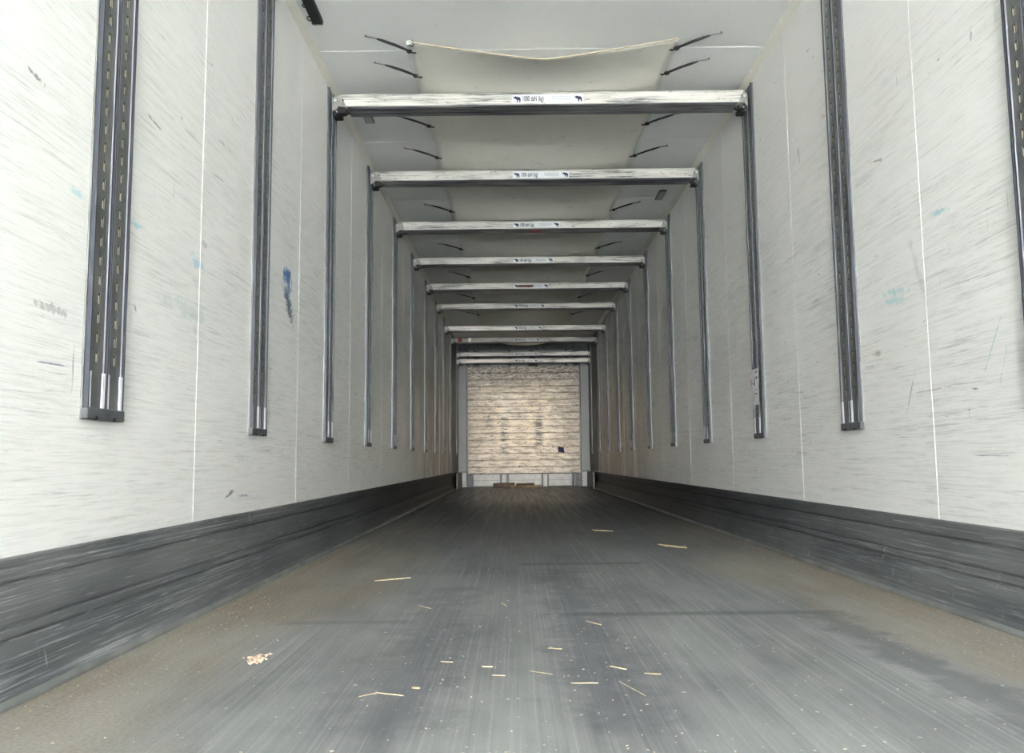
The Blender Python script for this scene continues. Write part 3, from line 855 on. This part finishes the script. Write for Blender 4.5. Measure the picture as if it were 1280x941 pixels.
def roof_plate(label, x, y, L):
    r = thing('roof_plate', label, 'plate', (x, y, H - .001), 'small grey plates on the roof')
    bm = bmesh.new(); bevbox(bm, -.030, .030, -L / 2, L / 2, -.012, 0, .005, seg=2)
    obj('rim', bm, M['vent_dark'], r)
    bm = bmesh.new()
    bevbox(bm, -.023, .023, -L / 2 + .008, L / 2 - .008, -.0145, -.0122, .001)
    for k in range(7):
        y_ = -L / 2 + .018 + k * (L - .036) / 6
        box(bm, -.019, .019, y_ - .003, y_ + .003, -.0165, -.0146)
    obj('ribbed_face', bm, M['vent'], r)
roof_plate('small grey ribbed plate on the roof, behind the nearest beam at left', .145, 5.08, .20)
roof_plate('small grey ribbed plate on the roof at right, before the third beam', 2.305, 6.72, .24)

# ------------------------------------------------------------------ chips and straw on the floor
def straw(label, p0, p1, hw=.004, bits=0):
    hw *= .68; bits = bits if bits > 5 else 0; bm = bmesh.new(); p0 = Vector((*p0, 0)); p1 = Vector((*p1, 0)); c = (p0 + p1) / 2
    d = p1 - p0; n_ = max(3, int(d.length / .02)); pts = []
    perp = Vector((-d.y, d.x, 0)).normalized()
    for i in range(n_ + 1):
        t = i / n_
        pts.append(p0 - c + d * t + perp * random.uniform(-.25, .25) * hw * 2 + Vector((0, 0, hw * .8)))
    tube(bm, pts, [hw * (.5 + .5 * math.sin(math.pi * (i + .5) / (n_ + 1))) for i in range(n_ + 1)], 6)
    for v in bm.verts: v.co.z = max(0, v.co.z * .8)
    for b in range(bits):
        a = random.uniform(0, 6.28); q = Vector((random.gauss(0, .028), random.gauss(0, .028), 0)); l_ = random.uniform(.004, .014)
        tube(bm, [q + Vector((0, 0, .003)), q + Vector((l_ * math.cos(a), l_ * math.sin(a), .004))], [.003, .0015], 5)
    o = obj('wood_splinter', bm, M['straw'], None, (c.x, c.y, .0012)); tag(o, label, 'splinter', 'splinters scattered on the floor')
    return o
straw('long pale splinter lying left of centre on the floor, mid distance', (.499, 3.361), (.633, 3.443), .006)
straw('faint splinter far back on the floor, right of centre', (1.581, 5.674), (1.711, 5.56), .008, 6)
straw('forked pale splinter with crumbs by the right side, mid distance', (1.857, 4.66), (1.976, 4.464), .010, 14)
straw('thick pale splinter nearest the camera, right of the middle', (1.182, 1.819), (1.239, 1.817), .0030)
straw('short splinter in the near middle of the floor', (.985, 1.969), (1.010, 1.965), .0030, 3)
straw('short splinter just before the near-middle one', (1.01, 1.89), (1.04, 1.885), .0025)
straw('thin slanting splinter right of the near middle', (1.095, 1.925), (1.145, 1.895), .0018)
straw('small splinter left of centre, pointing at the doors', (.745, 2.79), (.79, 2.73), .0035)
straw('pale splinter on the dark worn track, mid floor', (1.145, 2.15), (1.18, 2.14), .0028)
straw('curled splinter near right of the worn track', (1.28, 1.96), (1.315, 1.93), .0032, 2)
straw('grey splinter farther right, close to the camera', (1.35, 1.895), (1.385, 1.885), .0030, 2)
straw('thin splinter slanting toward the camera, right of middle', (1.285, 1.83), (1.325, 1.72), .0018)
straw('round crumb-like splinter near the lower left of the floor', (.845, 1.79), (.862, 1.785), .0045)
straw('bent splinter at the very near left of the floor', (.775, 1.76), (.835, 1.735), .0025, 3)
straw('thin splinter at the near left edge of the floor', (.745, 1.73), (.775, 1.76), .0020)
straw('flat pale chip standing alone in the left foreground', (.885, 2.02), (.915, 2.015), .0025, 1)
straw('small splinter with crumbs in the middle distance', (1.015, 2.82), (1.035, 2.76), .0040, 4)
straw('small splinter right of the seam in the middle distance', (1.27, 2.50), (1.31, 2.44), .0035, 4)
# crumbled heap left
bm = bmesh.new()
for k in range(60):
    q = Vector((random.gauss(0, .012), random.gauss(0, .026), 0)); a = random.uniform(0, 6.28); l_ = random.uniform(.003, .012)
    tube(bm, [q + Vector((0, 0, .002 + random.random() * .004)), q + Vector((l_ * math.cos(a), l_ * math.sin(a), .003 + random.random() * .004))], [.0028, .0014], 5)
o = obj('chaff_heap', bm, plain('pinkish_chaff', (.48, .37, .27), .8, 0, .3, 60), None, (.437, 2.06, .0005)); tag(o, 'small crumbled heap of pale wood chaff on the floor at left', 'chaff', None, 'stuff')
# loose crumbs
bm = bmesh.new()
def crumb(x, y, l_, wd):
    a = random.uniform(0, 3.14); ca, sa = math.cos(a), math.sin(a)
    pts = [(-l_, -wd), (l_ * .8, -wd * .7), (l_, wd * .5), (-l_ * .6, wd)]
    P_ = [(x + p[0] * ca - p[1] * sa, y + p[0] * sa + p[1] * ca) for p in pts]
    lo = [bm.verts.new((*p, .0006)) for p in P_]; hi = [bm.verts.new((*p, .0006 + wd)) for p in P_]
    bm.faces.new(lo[::-1]); bm.faces.new(hi)
    for i in range(4): bm.faces.new((lo[i], lo[(i + 1) % 4], hi[(i + 1) % 4], hi[i]))
for k in range(420):
    y = 1.4 + 4.6 * random.random() ** 1.7; x = random.gauss(1.25, .38) if random.random() < .7 else random.uniform(.12, W - .12)
    if .1 < x < W - .1: crumb(x, y, random.uniform(.0010, .0034), random.uniform(.0006, .0013))
for k in range(700):
    s = random.random() < .45
    y = 1.5 + 5 * random.random(); e = abs(random.gauss(0, .09)) + .085
    crumb(e if s else W - e, y, random.uniform(.0008, .0028), random.uniform(.0006, .0012))
o = obj('chaff_crumbs', bm, M['chaff']); tag(o, 'tiny pale crumbs of chaff scattered over the trailer floor', 'chaff', None, 'stuff')
